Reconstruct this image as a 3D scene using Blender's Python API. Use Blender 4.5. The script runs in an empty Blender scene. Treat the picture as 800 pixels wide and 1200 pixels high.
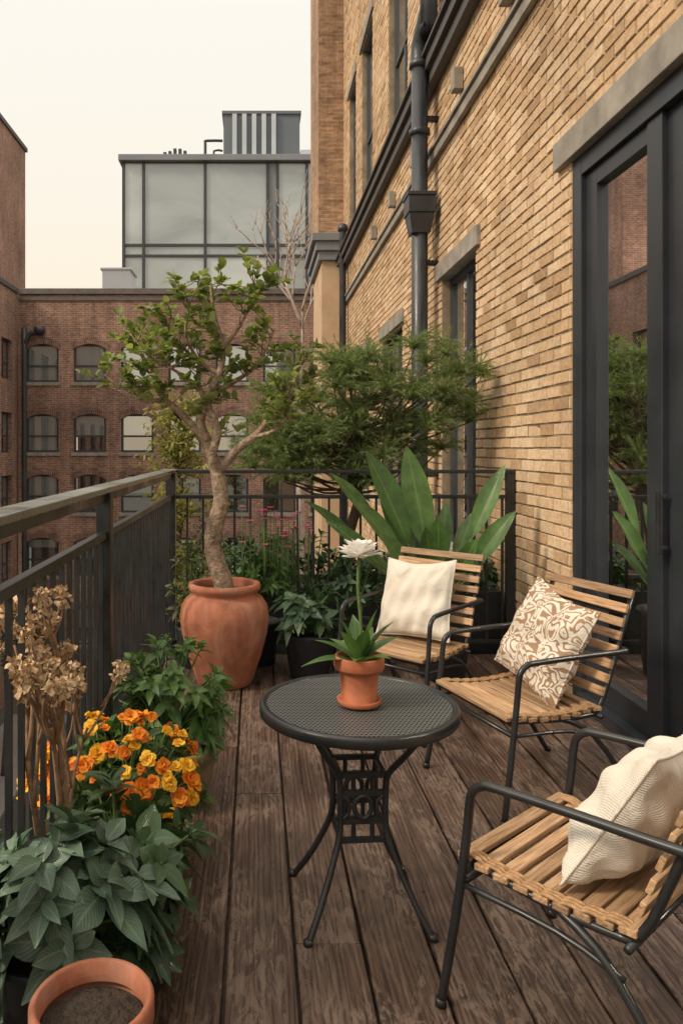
import bpy, math, random
import numpy as np
from mathutils import Vector, Matrix
R=random.Random(7)
S=bpy.context.scene
Z=Vector((0,0,1))
# ------------------------------------------------------------ node helpers
def newmat(name):
    m=bpy.data.materials.new(name); m.use_nodes=True
    nt=m.node_tree; b=nt.nodes['Principled BSDF']; return m,nt,b
def setin(nt,sock,v):
    if isinstance(v,bpy.types.NodeSocket): nt.links.new(v,sock)
    else:
        if hasattr(sock.default_value,'__len__'):
            n=len(sock.default_value)
            v=tuple(v) if hasattr(v,'__len__') else (v,)*n
            if len(v)<n: v=v+(1.0,)*(n-len(v))
        sock.default_value=v
def coord(nt,kind='Object'):
    return nt.nodes.new('ShaderNodeTexCoord').outputs[kind]
def island(nt): return nt.nodes.new('ShaderNodeNewGeometry').outputs['Random Per Island']
def mapping(nt,v,scale=(1,1,1),loc=(0,0,0),rot=(0,0,0)):
    n=nt.nodes.new('ShaderNodeMapping'); nt.links.new(v,n.inputs[0])
    setin(nt,n.inputs['Scale'],scale); setin(nt,n.inputs['Location'],loc); setin(nt,n.inputs['Rotation'],rot); return n.outputs[0]
def noise(nt,v,scale,detail=4,rough=.55,dist=0):
    n=nt.nodes.new('ShaderNodeTexNoise'); nt.links.new(v,n.inputs['Vector'])
    n.inputs['Scale'].default_value=scale;n.inputs['Detail'].default_value=min(detail,5)
    n.inputs['Roughness'].default_value=rough;n.inputs['Distortion'].default_value=dist
    return n.outputs['Fac']
def ramp(nt,f,stops,interp='LINEAR'):
    n=nt.nodes.new('ShaderNodeValToRGB'); nt.links.new(f,n.inputs[0]); cr=n.color_ramp; cr.interpolation=interp
    while len(cr.elements)<len(stops): cr.elements.new(.5)
    for e,(p,c) in zip(cr.elements,stops):
        e.position=p; e.color=(c,c,c,1) if not hasattr(c,'__len__') else (*c[:3],1)
    return n.outputs[0]
def mixc(nt,f,a,b,mode='MIX'):
    n=nt.nodes.new('ShaderNodeMix'); n.data_type='RGBA'; n.blend_type=mode
    setin(nt,n.inputs[0],f); setin(nt,n.inputs[6],a); setin(nt,n.inputs[7],b); return n.outputs[2]
def mth(nt,op,a,b=0.0,c=None):
    n=nt.nodes.new('ShaderNodeMath'); n.operation=op
    setin(nt,n.inputs[0],a); setin(nt,n.inputs[1],b)
    if c is not None: setin(nt,n.inputs[2],c)
    return n.outputs[0]
def bump(nt,b,h,strength=.3,dist=.01):
    n=nt.nodes.new('ShaderNodeBump'); nt.links.new(h,n.inputs['Height'])
    n.inputs['Strength'].default_value=strength; n.inputs['Distance'].default_value=dist
    nt.links.new(n.outputs[0],b.inputs['Normal'])
def sep(nt,v):
    n=nt.nodes.new('ShaderNodeSeparateXYZ'); nt.links.new(v,n.inputs[0]); return n.outputs
def comb(nt,x,y,z):
    n=nt.nodes.new('ShaderNodeCombineXYZ'); setin(nt,n.inputs[0],x);setin(nt,n.inputs[1],y);setin(nt,n.inputs[2],z); return n.outputs[0]
# ------------------------------------------------------------ materials
def m_simple(name,col,rough=.5,metal=0,var=.25,scale=6,bmp=.1,bscale=60,bd=.003,spec=.5):
    m,nt,b=newmat(name); c=coord(nt)
    n=noise(nt,c,scale,3,.6)
    f=ramp(nt,n,[(.3,1-var),(.7,1+var)])
    nt.links.new(mixc(nt,1.0,(*col,1),f,'MULTIPLY'),b.inputs['Base Color'])
    nt.links.new(ramp(nt,n,[(.3,max(0,rough-.1)),(.7,min(1,rough+.12))]),b.inputs['Roughness'])
    b.inputs['Metallic'].default_value=metal; b.inputs['Specular IOR Level'].default_value=spec
    if bmp>.1: bump(nt,b,noise(nt,c,bscale,2),bmp,bd)
    return m
BLACK=m_simple('black_painted_metal',(.020,.021,.023),.36,0,.3,9,.08)
RAILM=m_simple('rail_metal',(.022,.024,.026),.34,0,.4,5,.05)
RAILT=m_simple('rail_top_sky_sheen',(.17,.18,.165),.28,0,.35,3,.05,spec=.9)  # dark rail metal made pale: sky reflection on the top plate painted in
CHAR=m_simple('charcoal_frame',(.026,.030,.037),.38,0,.2,3,.05)
PIPE=m_simple('pipe_paint',(.034,.037,.044),.38,0,.35,3,.15,20,.01)
BELT=m_simple('belt_metal',(.07,.062,.06),.6,0,.3,3,.15,20,.01)
STONE=m_simple('lintel_stone',(.27,.245,.21),.8,0,.3,5,.3,60,.004)
STUCCO=m_simple('stucco',(.55,.39,.25),.85,0,.15,1.5,.3,30,.01)
GREYM=m_simple('grey_cladding',(.20,.215,.235),.5,0,.1,.4,.05)
LGREY=m_simple('light_cladding',(.46,.51,.54),.5,0,.1,.4,.05)
CONC=m_simple('concrete',(.20,.19,.18),.85,0,.2,.6,.2)
SOIL=m_simple('soil',(.045,.032,.022),.95,0,.5,40,.9,70,.02)
DPOT=m_simple('dark_pot',(.022,.025,.029),.5,0,.3,12,.15)
BARK=m_simple('bark',(.30,.215,.15),.85,0,.55,26,.9,60,.014)
BARK2=m_simple('dark_bark',(.10,.07,.05),.9,0,.45,20,.8,70,.012)
TWIG=m_simple('pale_twig',(.42,.34,.28),.85,0,.3,10,.05)
DRY=m_simple('dried_stem',(.27,.165,.10),.85,0,.35,30,.4)
DRYF=m_simple('dried_flower',(.62,.45,.28),.9,0,.4,40,.1)
STEM=m_simple('green_stem',(.10,.17,.05),.55,0,.3,20,.05)
FRAME2=m_simple('window_frame_dark',(.04,.043,.047),.5,0,.2,3,.05)
BLIND_SKY=m_simple('blind_or_sky_sheen',(.76,.80,.79),.8,0,.05,1,.02)  # real blinds, and painted sky reflection in the red facade's top row
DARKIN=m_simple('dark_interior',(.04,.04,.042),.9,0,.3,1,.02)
ASPH=m_simple('asphalt',(.05,.05,.05),.9,0,.25,.5,.05)
GROUND=m_simple('ground_paving',(.085,.08,.07),.9,0,.25,.2,.05)
PAINTW=m_simple('white_paint',(.7,.7,.68),.7,0,.1,2,.05)
INWALL=m_simple('interior_wall',(.35,.30,.25),.9,0,.05,1,.02)

def m_terra(name,col,dust=.35):
    m,nt,b=newmat(name); c=coord(nt)
    base=mixc(nt,ramp(nt,noise(nt,c,7,5,.65,.4),[(.35,0),(.7,1)]),(*[x*.66 for x in col],1),(*[x*1.2 for x in col],1))
    d=ramp(nt,noise(nt,mapping(nt,c,(1,1,.35)),5,5,.7,.6),[(.50,0),(.72,dust)])
    base=mixc(nt,d,base,(.60,.42,.32,1))
    nt.links.new(base,b.inputs['Base Color']); b.inputs['Roughness'].default_value=.78
    rings=noise(nt,mapping(nt,c,(1,1,30)),2,3)
    bump(nt,b,rings,.3,.006); return m
TERRA=m_terra('terracotta',(.41,.145,.078),.4)
TERRA2=m_terra('terracotta_small',(.46,.140,.060),.12)
TANPOT=m_terra('glazed_tan_pot',(.27,.21,.11),.15)

def m_tanbrick():
    m,nt,b=newmat('tan_brick'); c=coord(nt); r=island(nt)
    col=ramp(nt,r,[(0,(.46,.295,.165)),(.2,(.58,.395,.235)),(.6,(.65,.455,.285)),(.9,(.72,.54,.36)),(1,(.38,.235,.13))])
    big=ramp(nt,noise(nt,c,.7,4,.6),[(.3,.78),(.7,1.1)])
    fine=noise(nt,c,30,4,.7)
    col=mixc(nt,1,col,big,'MULTIPLY'); col=mixc(nt,1,col,ramp(nt,fine,[(.3,.76),(.7,1.16)]),'MULTIPLY')
    stain=ramp(nt,noise(nt,mapping(nt,c,(1,1.5,.3)),2.2,5,.7),[(.53,0),(.78,.5)])
    col=mixc(nt,stain,col,(.27,.185,.12,1))
    pale=ramp(nt,noise(nt,mapping(nt,c,(1,1,1),(5,3,9)),1.6,5,.75),[(.56,0),(.70,.38)])
    col=mixc(nt,pale,col,(.74,.62,.48,1))
    nt.links.new(col,b.inputs['Base Color']); b.inputs['Roughness'].default_value=.88
    b.inputs['Specular IOR Level'].default_value=.25
    bump(nt,b,fine,.8,.008); return m
TANB=m_tanbrick()
MORT=m_simple('mortar',(.27,.21,.145),.95,0,.4,4,.5,90,.006)
def m_redbrick(name,c1,c2,mo,w=.24,h=.085,ms=.012):
    m,nt,b=newmat(name); c=coord(nt); s=sep(nt,c)
    v=comb(nt,mth(nt,'ADD',s[0],s[1]),s[2],0.0)
    n=nt.nodes.new('ShaderNodeTexBrick'); nt.links.new(v,n.inputs['Vector'])
    n.inputs['Scale'].default_value=1;n.inputs['Brick Width'].default_value=w;n.inputs['Row Height'].default_value=h
    n.inputs['Mortar Size'].default_value=ms; n.inputs['Mortar Smooth'].default_value=.2
    setin(nt,n.inputs['Color1'],c1);setin(nt,n.inputs['Color2'],c2);setin(nt,n.inputs['Mortar'],mo)
    col=n.outputs['Color']
    col=mixc(nt,1,col,ramp(nt,noise(nt,c,.45,5,.65),[(.3,.7),(.7,1.3)]),'MULTIPLY')
    col=mixc(nt,1,col,ramp(nt,noise(nt,mapping(nt,c,(3,3,.3)),1.2,4,.7),[(.35,.72),(.65,1.12)]),'MULTIPLY')
    col=mixc(nt,1,col,ramp(nt,noise(nt,mapping(nt,c,(4,4,12)),1,3,.7),[(.3,.65),(.7,1.35)]),'MULTIPLY')
    nt.links.new(col,b.inputs['Base Color']); b.inputs['Roughness'].default_value=.9
    b.inputs['Specular IOR Level'].default_value=.2; return m
REDB=m_redbrick('red_brick',(.31,.165,.12),(.22,.115,.085),(.32,.25,.20),ms=.014)
ARCHB=m_redbrick('arch_brick',(.23,.115,.085),(.17,.09,.065),(.26,.2,.165),.08,.3)
BROWNB=m_redbrick('brown_brick',(.43,.26,.16),(.30,.17,.105),(.36,.28,.2))

def m_deck():
    m,nt,b=newmat('weathered_deck_board'); c=coord(nt); r=island(nt)
    off=comb(nt,mth(nt,'MULTIPLY',r,37.0),mth(nt,'MULTIPLY',r,91.0),0.0)
    va=nt.nodes.new('ShaderNodeVectorMath'); nt.links.new(c,va.inputs[0]); nt.links.new(off,va.inputs[1]); v=va.outputs[0]
    grain=noise(nt,mapping(nt,v,(38,1.4,10)),1.3,5,.72,1.3)
    fine=noise(nt,mapping(nt,v,(150,3.0,20)),1,3,.7,.3)
    big=noise(nt,mapping(nt,v,(3.5,1.1,1)),1.4,4,.6,.5)
    col=ramp(nt,grain,[(.28,(.026,.0155,.0115)),(.45,(.078,.047,.035)),(.58,(.118,.074,.056)),(.74,(.18,.12,.092))])
    tone=ramp(nt,r,[(0,.75),(1,1.25)])
    col=mixc(nt,1,col,tone,'MULTIPLY')
    col=mixc(nt,1,col,ramp(nt,fine,[(.3,.65),(.7,1.35)]),'MULTIPLY')
    wv=nt.nodes.new('ShaderNodeTexWave'); wv.wave_type='BANDS'; wv.bands_direction='X'
    nt.links.new(mapping(nt,v,(1,.10,1)),wv.inputs['Vector']); wv.inputs['Scale'].default_value=16; wv.inputs['Distortion'].default_value=9; wv.inputs['Detail'].default_value=2; wv.inputs['Detail Scale'].default_value=.9
    gl_=ramp(nt,wv.outputs['Fac'],[(.0,.55),(.35,1.0),(1,1.12)])
    col=mixc(nt,1,col,gl_,'MULTIPLY')
    wn=noise(nt,mapping(nt,v,(11,2.8,5)),1.9,5,.8,1.8)
    w=mth(nt,'MULTIPLY',ramp(nt,wn,[(.50,0),(.53,1)]),ramp(nt,big,[(.42,0.05),(.53,1)]))
    w=mth(nt,'MULTIPLY',w,.62)
    col=mixc(nt,w,col,(.25,.18,.135,1))
    kn=nt.nodes.new('ShaderNodeTexVoronoi'); nt.links.new(mapping(nt,v,(5,1.2,1)),kn.inputs['Vector']); kn.inputs['Scale'].default_value=1
    k=ramp(nt,kn.outputs['Distance'],[(.05,.85),(.11,0)])
    col=mixc(nt,k,col,(.016,.010,.008,1))
    nt.links.new(col,b.inputs['Base Color'])
    nt.links.new(ramp(nt,big,[(.35,.27),(.62,.60)]),b.inputs['Roughness'])
    b.inputs['Specular IOR Level'].default_value=.5
    h=mth(nt,'ADD',mth(nt,'MULTIPLY',grain,1.4),mth(nt,'MULTIPLY',wv.outputs['Fac'],.25))
    bump(nt,b,h,.8,.005); return m
DECK=m_deck()
def m_slat():
    m,nt,b=newmat('teak_slat'); c=coord(nt); r=island(nt)
    off=comb(nt,mth(nt,'MULTIPLY',r,31.0),mth(nt,'MULTIPLY',r,17.0),mth(nt,'MULTIPLY',r,7.0))
    va=nt.nodes.new('ShaderNodeVectorMath'); nt.links.new(c,va.inputs[0]); nt.links.new(off,va.inputs[1]); v=va.outputs[0]
    g=noise(nt,mapping(nt,v,(5,90,90)),1,5,.7,.8)
    col=ramp(nt,g,[(.3,(.17,.09,.045)),(.5,(.41,.25,.135)),(.72,(.57,.395,.24))])
    col=mixc(nt,1,col,ramp(nt,r,[(0,.55),(.5,1.0),(1,1.25)]),'MULTIPLY')
    nt.links.new(col,b.inputs['Base Color']); b.inputs['Roughness'].default_value=.6
    bump(nt,b,g,.5,.003); return m
SLAT=m_slat()
RATTAN=m_simple('rattan_binding',(.36,.21,.10),.7,0,.4,60,.5,200,.002)

def m_leaf(name,cols,rough=.42,vein=.5,trans=.22,veincol=(.22,.3,.12),sidev=14):
    m,nt,b=newmat(name); r=island(nt)
    n=len(cols); col=ramp(nt,r,[(i/(n-1),cc) for i,cc in enumerate(cols)])
    if vein>0:
        uv=sep(nt,coord(nt,'UV'))
        du=mth(nt,'ABSOLUTE',mth(nt,'SUBTRACT',uv[0],.5))
        mid=ramp(nt,du,[(.0,1),(.07,0)])
        ph=mth(nt,'SUBTRACT',mth(nt,'MULTIPLY',uv[1],sidev),mth(nt,'MULTIPLY',du,sidev*.6))
        fr=mth(nt,'ABSOLUTE',mth(nt,'SUBTRACT',mth(nt,'FRACT',ph),.5))
        side=ramp(nt,fr,[(0,.55),(.16,0)])
        vv=mth(nt,'MULTIPLY',mth(nt,'MAXIMUM',mid,side),vein)
        c=coord(nt)
        col=mixc(nt,1,col,ramp(nt,noise(nt,c,12,2),[(.3,.7),(.7,1.28)]),'MULTIPLY')
        col=mixc(nt,vv,col,(*veincol,1))
        bump(nt,b,fr,.3,.004)
    nt.links.new(col,b.inputs['Base Color']); b.inputs['Roughness'].default_value=rough
    b.inputs['Specular IOR Level'].default_value=.45
    t=nt.nodes.new('ShaderNodeBsdfTranslucent'); nt.links.new(mixc(nt,1,col,(1.5,1.6,.7,1),'MULTIPLY'),t.inputs[0])
    mx=nt.nodes.new('ShaderNodeMixShader'); mx.inputs[0].default_value=trans
    nt.links.new(b.outputs[0],mx.inputs[1]); nt.links.new(t.outputs[0],mx.inputs[2])
    nt.links.new(mx.outputs[0],nt.nodes['Material Output'].inputs[0]); return m
L_DARK=m_leaf('dark_green_leaf',[(.030,.070,.035),(.050,.10,.045),(.075,.135,.06)],.36,.45,.15,(.16,.25,.13))
L_BLUE=m_leaf('bluegreen_leaf',[(.065,.115,.080),(.10,.165,.115),(.15,.22,.16)],.34,.5,.12,(.30,.40,.29),11)
L_MID=m_leaf('mid_green_leaf',[(.045,.105,.028),(.075,.15,.04),(.12,.205,.06)],.4,.4,.25,(.20,.30,.12))
L_BAN=m_leaf('banana_leaf',[(.055,.125,.036),(.085,.17,.05),(.13,.22,.075)],.28,.5,.2,(.26,.37,.15),30)
L_TREE=m_leaf('small_tree_leaf',[(.11,.15,.045),(.16,.20,.065),(.22,.26,.09),(.30,.32,.13)],.45,.2,.35)
L_NEED=m_leaf('needle_foliage',[(.08,.125,.05),(.13,.185,.07),(.19,.25,.10),(.28,.33,.15)],.6,0,.35)
L_YEL=m_leaf('yellowing_leaf',[(.22,.22,.07),(.33,.30,.10),(.17,.21,.06)],.6,0,.35)
L_RED=m_leaf('bronze_leaf',[(.13,.075,.05),(.10,.11,.05),(.08,.15,.05)],.45,.3,.25)
def m_petal(name,cols,trans=.25):
    m,nt,b=newmat(name); r=island(nt); n=len(cols)
    col=ramp(nt,r,[(i/(n-1),cc) for i,cc in enumerate(cols)])
    nt.links.new(col,b.inputs['Base Color']); b.inputs['Roughness'].default_value=.6
    t=nt.nodes.new('ShaderNodeBsdfTranslucent'); nt.links.new(col,t.inputs[0])
    mx=nt.nodes.new('ShaderNodeMixShader'); mx.inputs[0].default_value=trans
    nt.links.new(b.outputs[0],mx.inputs[1]); nt.links.new(t.outputs[0],mx.inputs[2])
    nt.links.new(mx.outputs[0],nt.nodes['Material Output'].inputs[0]); return m
P_OR=m_petal('orange_petal',[(.70,.13,.01),(.86,.25,.01),(.92,.40,.02),(.88,.28,.012),(.55,.07,.01)])
P_YE=m_petal('yellow_petal',[(.90,.48,.02),(.95,.60,.04),(.88,.42,.02)])
P_WH=m_petal('white_petal',[(.88,.84,.78),(.92,.90,.86)])
P_PK=m_petal('pink_petal',[(.6,.08,.2),(.7,.18,.3)])
P_CEN=m_simple('flower_centre',(.5,.22,.03),.8)

def m_fabric(name,pattern=False):
    m,nt,b=newmat(name); c=coord(nt)
    base=mixc(nt,ramp(nt,noise(nt,c,3,3),[(.3,0),(.7,1)]),(.64,.585,.505,1),(.74,.69,.61,1))
    s=sep(nt,c)
    if pattern:
        nz=nt.nodes.new('ShaderNodeTexNoise'); nt.links.new(c,nz.inputs['Vector']); nz.inputs['Scale'].default_value=12; nz.inputs['Detail'].default_value=0
        v=mixc(nt,.07,c,nz.outputs['Color'])
        s2=sep(nt,v)
        vo=nt.nodes.new('ShaderNodeTexVoronoi'); vo.voronoi_dimensions='2D'
        nt.links.new(comb(nt,s2[0],s2[2],0.0),vo.inputs['Vector']); vo.inputs['Scale'].default_value=14; vo.inputs['Randomness'].default_value=.5
        n2=noise(nt,comb(nt,s2[0],s2[2],0.0),17,0,.4,1.2)
        w=mth(nt,'SINE',mth(nt,'ADD',mth(nt,'MULTIPLY',vo.outputs['Distance'],19.0),mth(nt,'MULTIPLY',n2,19.0)))
        f=ramp(nt,w,[(.10,0),(.24,.9)])
        base=mixc(nt,f,base,(.30,.17,.09,1))
    nt.links.new(base,b.inputs['Base Color']); b.inputs['Roughness'].default_value=.95
    b.inputs['Specular IOR Level'].default_value=.15
    wv=mth(nt,'MULTIPLY',mth(nt,'SINE',mth(nt,'MULTIPLY',s[0],900.0)),mth(nt,'SINE',mth(nt,'MULTIPLY',s[2],900.0)))
    h=mth(nt,'ADD',mth(nt,'MULTIPLY',wv,.10),mth(nt,'MULTIPLY',noise(nt,c,9,4,.6,.8),1.6))
    bump(nt,b,h,.55,.016); return m
FAB=m_fabric('linen'); FABP=m_fabric('patterned_linen',True)
CURT=m_simple('curtain_linen',(.6,.52,.42),.95,0,.08,3,.02)

def m_glass(name,tint=(.75,.8,.8),boost=2.2,base=.08):
    m=bpy.data.materials.new(name); m.use_nodes=True; nt=m.node_tree
    for n in list(nt.nodes):
        if n.type=='BSDF_PRINCIPLED': nt.nodes.remove(n)
    out=nt.nodes['Material Output']
    t=nt.nodes.new('ShaderNodeBsdfTransparent'); t.inputs[0].default_value=(*tint,1)
    g=nt.nodes.new('ShaderNodeBsdfGlossy'); g.inputs['Roughness'].default_value=.015; g.inputs[0].default_value=(.95,.97,1,1)
    fr=nt.nodes.new('ShaderNodeFresnel'); fr.inputs[0].default_value=1.5
    bp=nt.nodes.new('ShaderNodeBump'); bp.inputs['Strength'].default_value=.04; bp.inputs['Distance'].default_value=.05
    nt.links.new(noise(nt,coord(nt),.8,2),bp.inputs['Height']); nt.links.new(bp.outputs[0],g.inputs['Normal'])
    f=mth(nt,'MINIMUM',mth(nt,'MULTIPLY_ADD',fr.outputs[0],boost,base),.95)
    mx=nt.nodes.new('ShaderNodeMixShader'); nt.links.new(f,mx.inputs[0])
    nt.links.new(t.outputs[0],mx.inputs[1]); nt.links.new(g.outputs[0],mx.inputs[2]); nt.links.new(mx.outputs[0],out.inputs[0]); return m
GLASS=m_glass('door_glass',(.55,.58,.58),3.4,.2)
WGLASS=m_glass('window_glass',(.7,.75,.78),3.0,.18)
FGLASS=m_glass('facade_window_glass',(.8,.85,.87),2.0,.30)
def m_curtainwall():
    m,nt,b=newmat('curtain_wall_glass'); r=island(nt)
    c=coord(nt)
    col=ramp(nt,r,[(0,(.24,.29,.30)),(.5,(.34,.385,.385)),(1,(.42,.465,.46))])  # pale panel tones carry reflected sky in the base colour
    col=mixc(nt,1,col,ramp(nt,noise(nt,mapping(nt,c,(.25,.25,.5),(0,0,0),(0,.5,0)),.6,3,.5,1),[(.35,.78),(.5,1.0),(.65,1.15)]),'MULTIPLY')  # slanted soft variation, reflections painted into the panel colour
    nt.links.new(col,b.inputs['Base Color']); b.inputs['Roughness'].default_value=.05
    b.inputs['Specular IOR Level'].default_value=1.0; b.inputs['Coat Weight'].default_value=1; b.inputs['Coat Roughness'].default_value=.03
    return m
CW=m_curtainwall()
def m_mesh_top():
    m,nt,b=newmat('perforated_metal'); c=coord(nt); s=sep(nt,c)
    k=74.0
    row=mth(nt,'FLOOR',mth(nt,'MULTIPLY',s[1],k))
    x=mth(nt,'ADD',mth(nt,'MULTIPLY',s[0],k),mth(nt,'MULTIPLY',row,.5))
    fx=mth(nt,'SUBTRACT',mth(nt,'FRACT',x),.5); fy=mth(nt,'SUBTRACT',mth(nt,'FRACT',mth(nt,'MULTIPLY',s[1],k)),.5)
    d=mth(nt,'SQRT',mth(nt,'ADD',mth(nt,'MULTIPLY',fx,fx),mth(nt,'MULTIPLY',fy,fy)))
    hole=ramp(nt,d,[(.26,1),(.34,0)])
    col=mixc(nt,hole,(.11,.115,.115,1),(.010,.009,.009,1))
    nt.links.new(col,b.inputs['Base Color']); nt.links.new(mixc(nt,hole,.34,.9),b.inputs['Roughness'])
    nt.links.new(mixc(nt,hole,.6,.0),b.inputs['Specular IOR Level'])
    return m
PERF=m_mesh_top()

# ------------------------------------------------------------ mesh builder
class MB:
    def __init__(s): s.v=[];s.f=[];s.uv=[];s.mi=[]
    def add(s,vs,fs,uvs=None,mi=0):
        o=len(s.v); s.v+= [tuple(p) for p in vs]
        s.uv+= uvs if uvs else [(0,0)]*len(vs)
        s.f+=[tuple(i+o for i in f) for f in fs]; s.mi+=[mi]*len(fs)
    def build(s,name,mats,parent=None,smooth=False,bevel=0,M=None):
        me=bpy.data.meshes.new(name); me.from_pydata(s.v,[],s.f)
        for m in mats: me.materials.append(m)
        me.polygons.foreach_set('material_index',s.mi)
        li=np.empty(len(me.loops),dtype=np.int32); me.loops.foreach_get('vertex_index',li)
        ul=me.uv_layers.new(name='UVMap'); uva=np.array(s.uv,dtype=np.float32)[li]
        ul.data.foreach_set('uv',uva.ravel())
        if smooth: me.polygons.foreach_set('use_smooth',[True]*len(me.polygons))
        me.update()
        ob=bpy.data.objects.new(name,me); S.collection.objects.link(ob)
        if parent: ob.parent=parent
        if M is not None: ob.matrix_world=M
        if bevel:
            b=ob.modifiers.new('Bevel','BEVEL'); b.width=bevel; b.segments=2; b.limit_method='ANGLE'
        return ob
def empty(name,loc=(0,0,0),rot=0):
    e=bpy.data.objects.new(name,None); e.empty_display_size=.2; S.collection.objects.link(e)
    e.location=loc; e.rotation_euler=(0,0,rot); return e
def box(mb,a,b,mi=0,M=None):
    x0,y0,z0=a;x1,y1,z1=b
    vs=[Vector(p) for p in [(x0,y0,z0),(x1,y0,z0),(x1,y1,z0),(x0,y1,z0),(x0,y0,z1),(x1,y0,z1),(x1,y1,z1),(x0,y1,z1)]]
    if M is not None: vs=[M@p for p in vs]
    mb.add(vs,[(0,3,2,1),(4,5,6,7),(0,1,5,4),(1,2,6,5),(2,3,7,6),(3,0,4,7)],None,mi)
def spline(pts,rad,sub=5):
    P=[Vector(p) for p in pts]
    if not hasattr(rad,'__len__'): rad=[rad]*len(P)
    if len(P)<3:
        return P,list(rad)
    o=[];r=[]
    for i in range(len(P)-1):
        p0=P[max(i-1,0)];p1=P[i];p2=P[i+1];p3=P[min(i+2,len(P)-1)]
        for k in range(sub):
            t=k/sub
            o.append(.5*((2*p1)+(p2-p0)*t+(2*p0-5*p1+4*p2-p3)*t*t+(3*p1-p0-3*p2+p3)*t**3)); r.append(rad[i]*(1-t)+rad[i+1]*t)
    o.append(P[-1]); r.append(rad[-1]); return o,r
def tube(mb,pts,rad,n=8,mi=0,sub=5,wob=0,flat=1.0):
    P,Rr=spline(pts,rad,sub) if sub else ([Vector(p) for p in pts],[rad]*len(pts) if not hasattr(rad,'__len__') else list(rad))
    vs=[];fs=[]; pu=None
    for i,p in enumerate(P):
        d=(P[min(i+1,len(P)-1)]-P[max(i-1,0)]).normalized()
        if pu is None:
            a=Z if abs(d.z)<.9 else Vector((1,0,0)); u=d.cross(a).normalized()
        else: u=(pu-d*pu.dot(d)).normalized()
        pu=u; w=d.cross(u)
        for k in range(n):
            a=2*math.pi*k/n; rr=Rr[i]*(1+(R.uniform(-wob,wob) if wob else 0))
            vs.append(p+(u*math.cos(a)+w*math.sin(a)*flat)*rr)
    for i in range(len(P)-1):
        for k in range(n):
            fs.append((i*n+k,i*n+(k+1)%n,(i+1)*n+(k+1)%n,(i+1)*n+k))
    fs.append(tuple(range(n))[::-1]); fs.append(tuple((len(P)-1)*n+k for k in range(n)))
    mb.add(vs,fs,None,mi)
def lathe(mb,prof,c=(0,0,0),n=48,mi=0,jit=0):
    vs=[];fs=[]
    for (r,z) in prof:
        for k in range(n):
            a=2*math.pi*k/n; rr=r*(1+jit*math.sin(3*a+z*9)); vs.append((c[0]+rr*math.cos(a),c[1]+rr*math.sin(a),c[2]+z))
    for i in range(len(prof)-1):
        for k in range(n): fs.append((i*n+k,i*n+(k+1)%n,(i+1)*n+(k+1)%n,(i+1)*n+k))
    mb.add(vs,fs,None,mi)
def leaf(mb,base,d,nrm,L,W,droop=.3,fold=.25,seg=5,mi=0,a=.8,b=1.0,wave=0,petiole=0):
    base=Vector(base); d=Vector(d).normalized(); s=d.cross(Vector(nrm))
    if s.length<1e-4: s=d.cross(Vector((1,0.1,0)))
    s.normalize(); n=s.cross(d)
    vs=[];uv=[];fs=[]
    ph=R.uniform(0,6)
    for i in range(seg+1):
        t=i/seg; tt=t
        w=W*.5*max(.03,math.sin(math.pi*min(1,tt**a))**b) if 0<i<seg else W*.02
        c=base+d*L*t-Z*(droop*L*t*t)
        e=math.sin(ph+t*9)*wave*W
        vs+=[c-s*w+n*(fold*w+e),c,c+s*w+n*(fold*w-e)]
        uv+=[(0,t),(.5,t),(1,t)]
    for i in range(seg):
        o=i*3; fs+=[(o,o+1,o+4,o+3),(o+1,o+2,o+5,o+4)]
    mb.add(vs,fs,uv,mi)
def rdir(zmin=-1,zmax=1):
    a=R.uniform(0,2*math.pi); z=R.uniform(zmin,zmax); r=math.sqrt(max(0,1-z*z)); return Vector((r*math.cos(a),r*math.sin(a),z))
def whorls(mb,c,rx,ry,rz,ns,nl,L,W,droop=.35,lm=1,sm=0,a=.8,fold=.2,seg=5,inner=.5,zb=.0,wave=.02,upl=.35):
    c=Vector(c)
    for i in range(ns):
        q=rdir(zb,1.0); k=R.uniform(inner,1)
        tip=c+Vector((q.x*rx*k,q.y*ry*k,q.z*rz*k+.02))
        mid=c+(tip-c)*.5+Z*.02
        tube(mb,[c+Vector((q.x*.03,q.y*.03,-.02)),mid,tip],[.006,.005,.003],5,sm,3)
        ax=(Vector((q.x,q.y,q.z*.8+.35))).normalized()
        a0=R.uniform(0,6.28)
        u=ax.cross(Vector((.3,.2,1))).normalized() if abs(ax.z)<.97 else Vector((1,0,0)); v=ax.cross(u)
        n=nl+R.randint(-1,1); sc=R.uniform(.7,1.15)
        for j in range(n):
            an=a0+j*2.4
            el=upl+R.uniform(-.15,.25)+ (j/n)*.5
            dd=(u*math.cos(an)+v*math.sin(an))*math.cos(el)+ax*math.sin(el)
            s=sc*R.uniform(.8,1.1)*(1-.4*j/n)
            leaf(mb,tip-ax*.012*(n-j)*.5,dd,ax,L*s,W*s*R.uniform(.85,1.15),droop*R.uniform(.4,1.4),fold*R.uniform(.6,1.8),seg,lm,a,1,wave)
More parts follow.
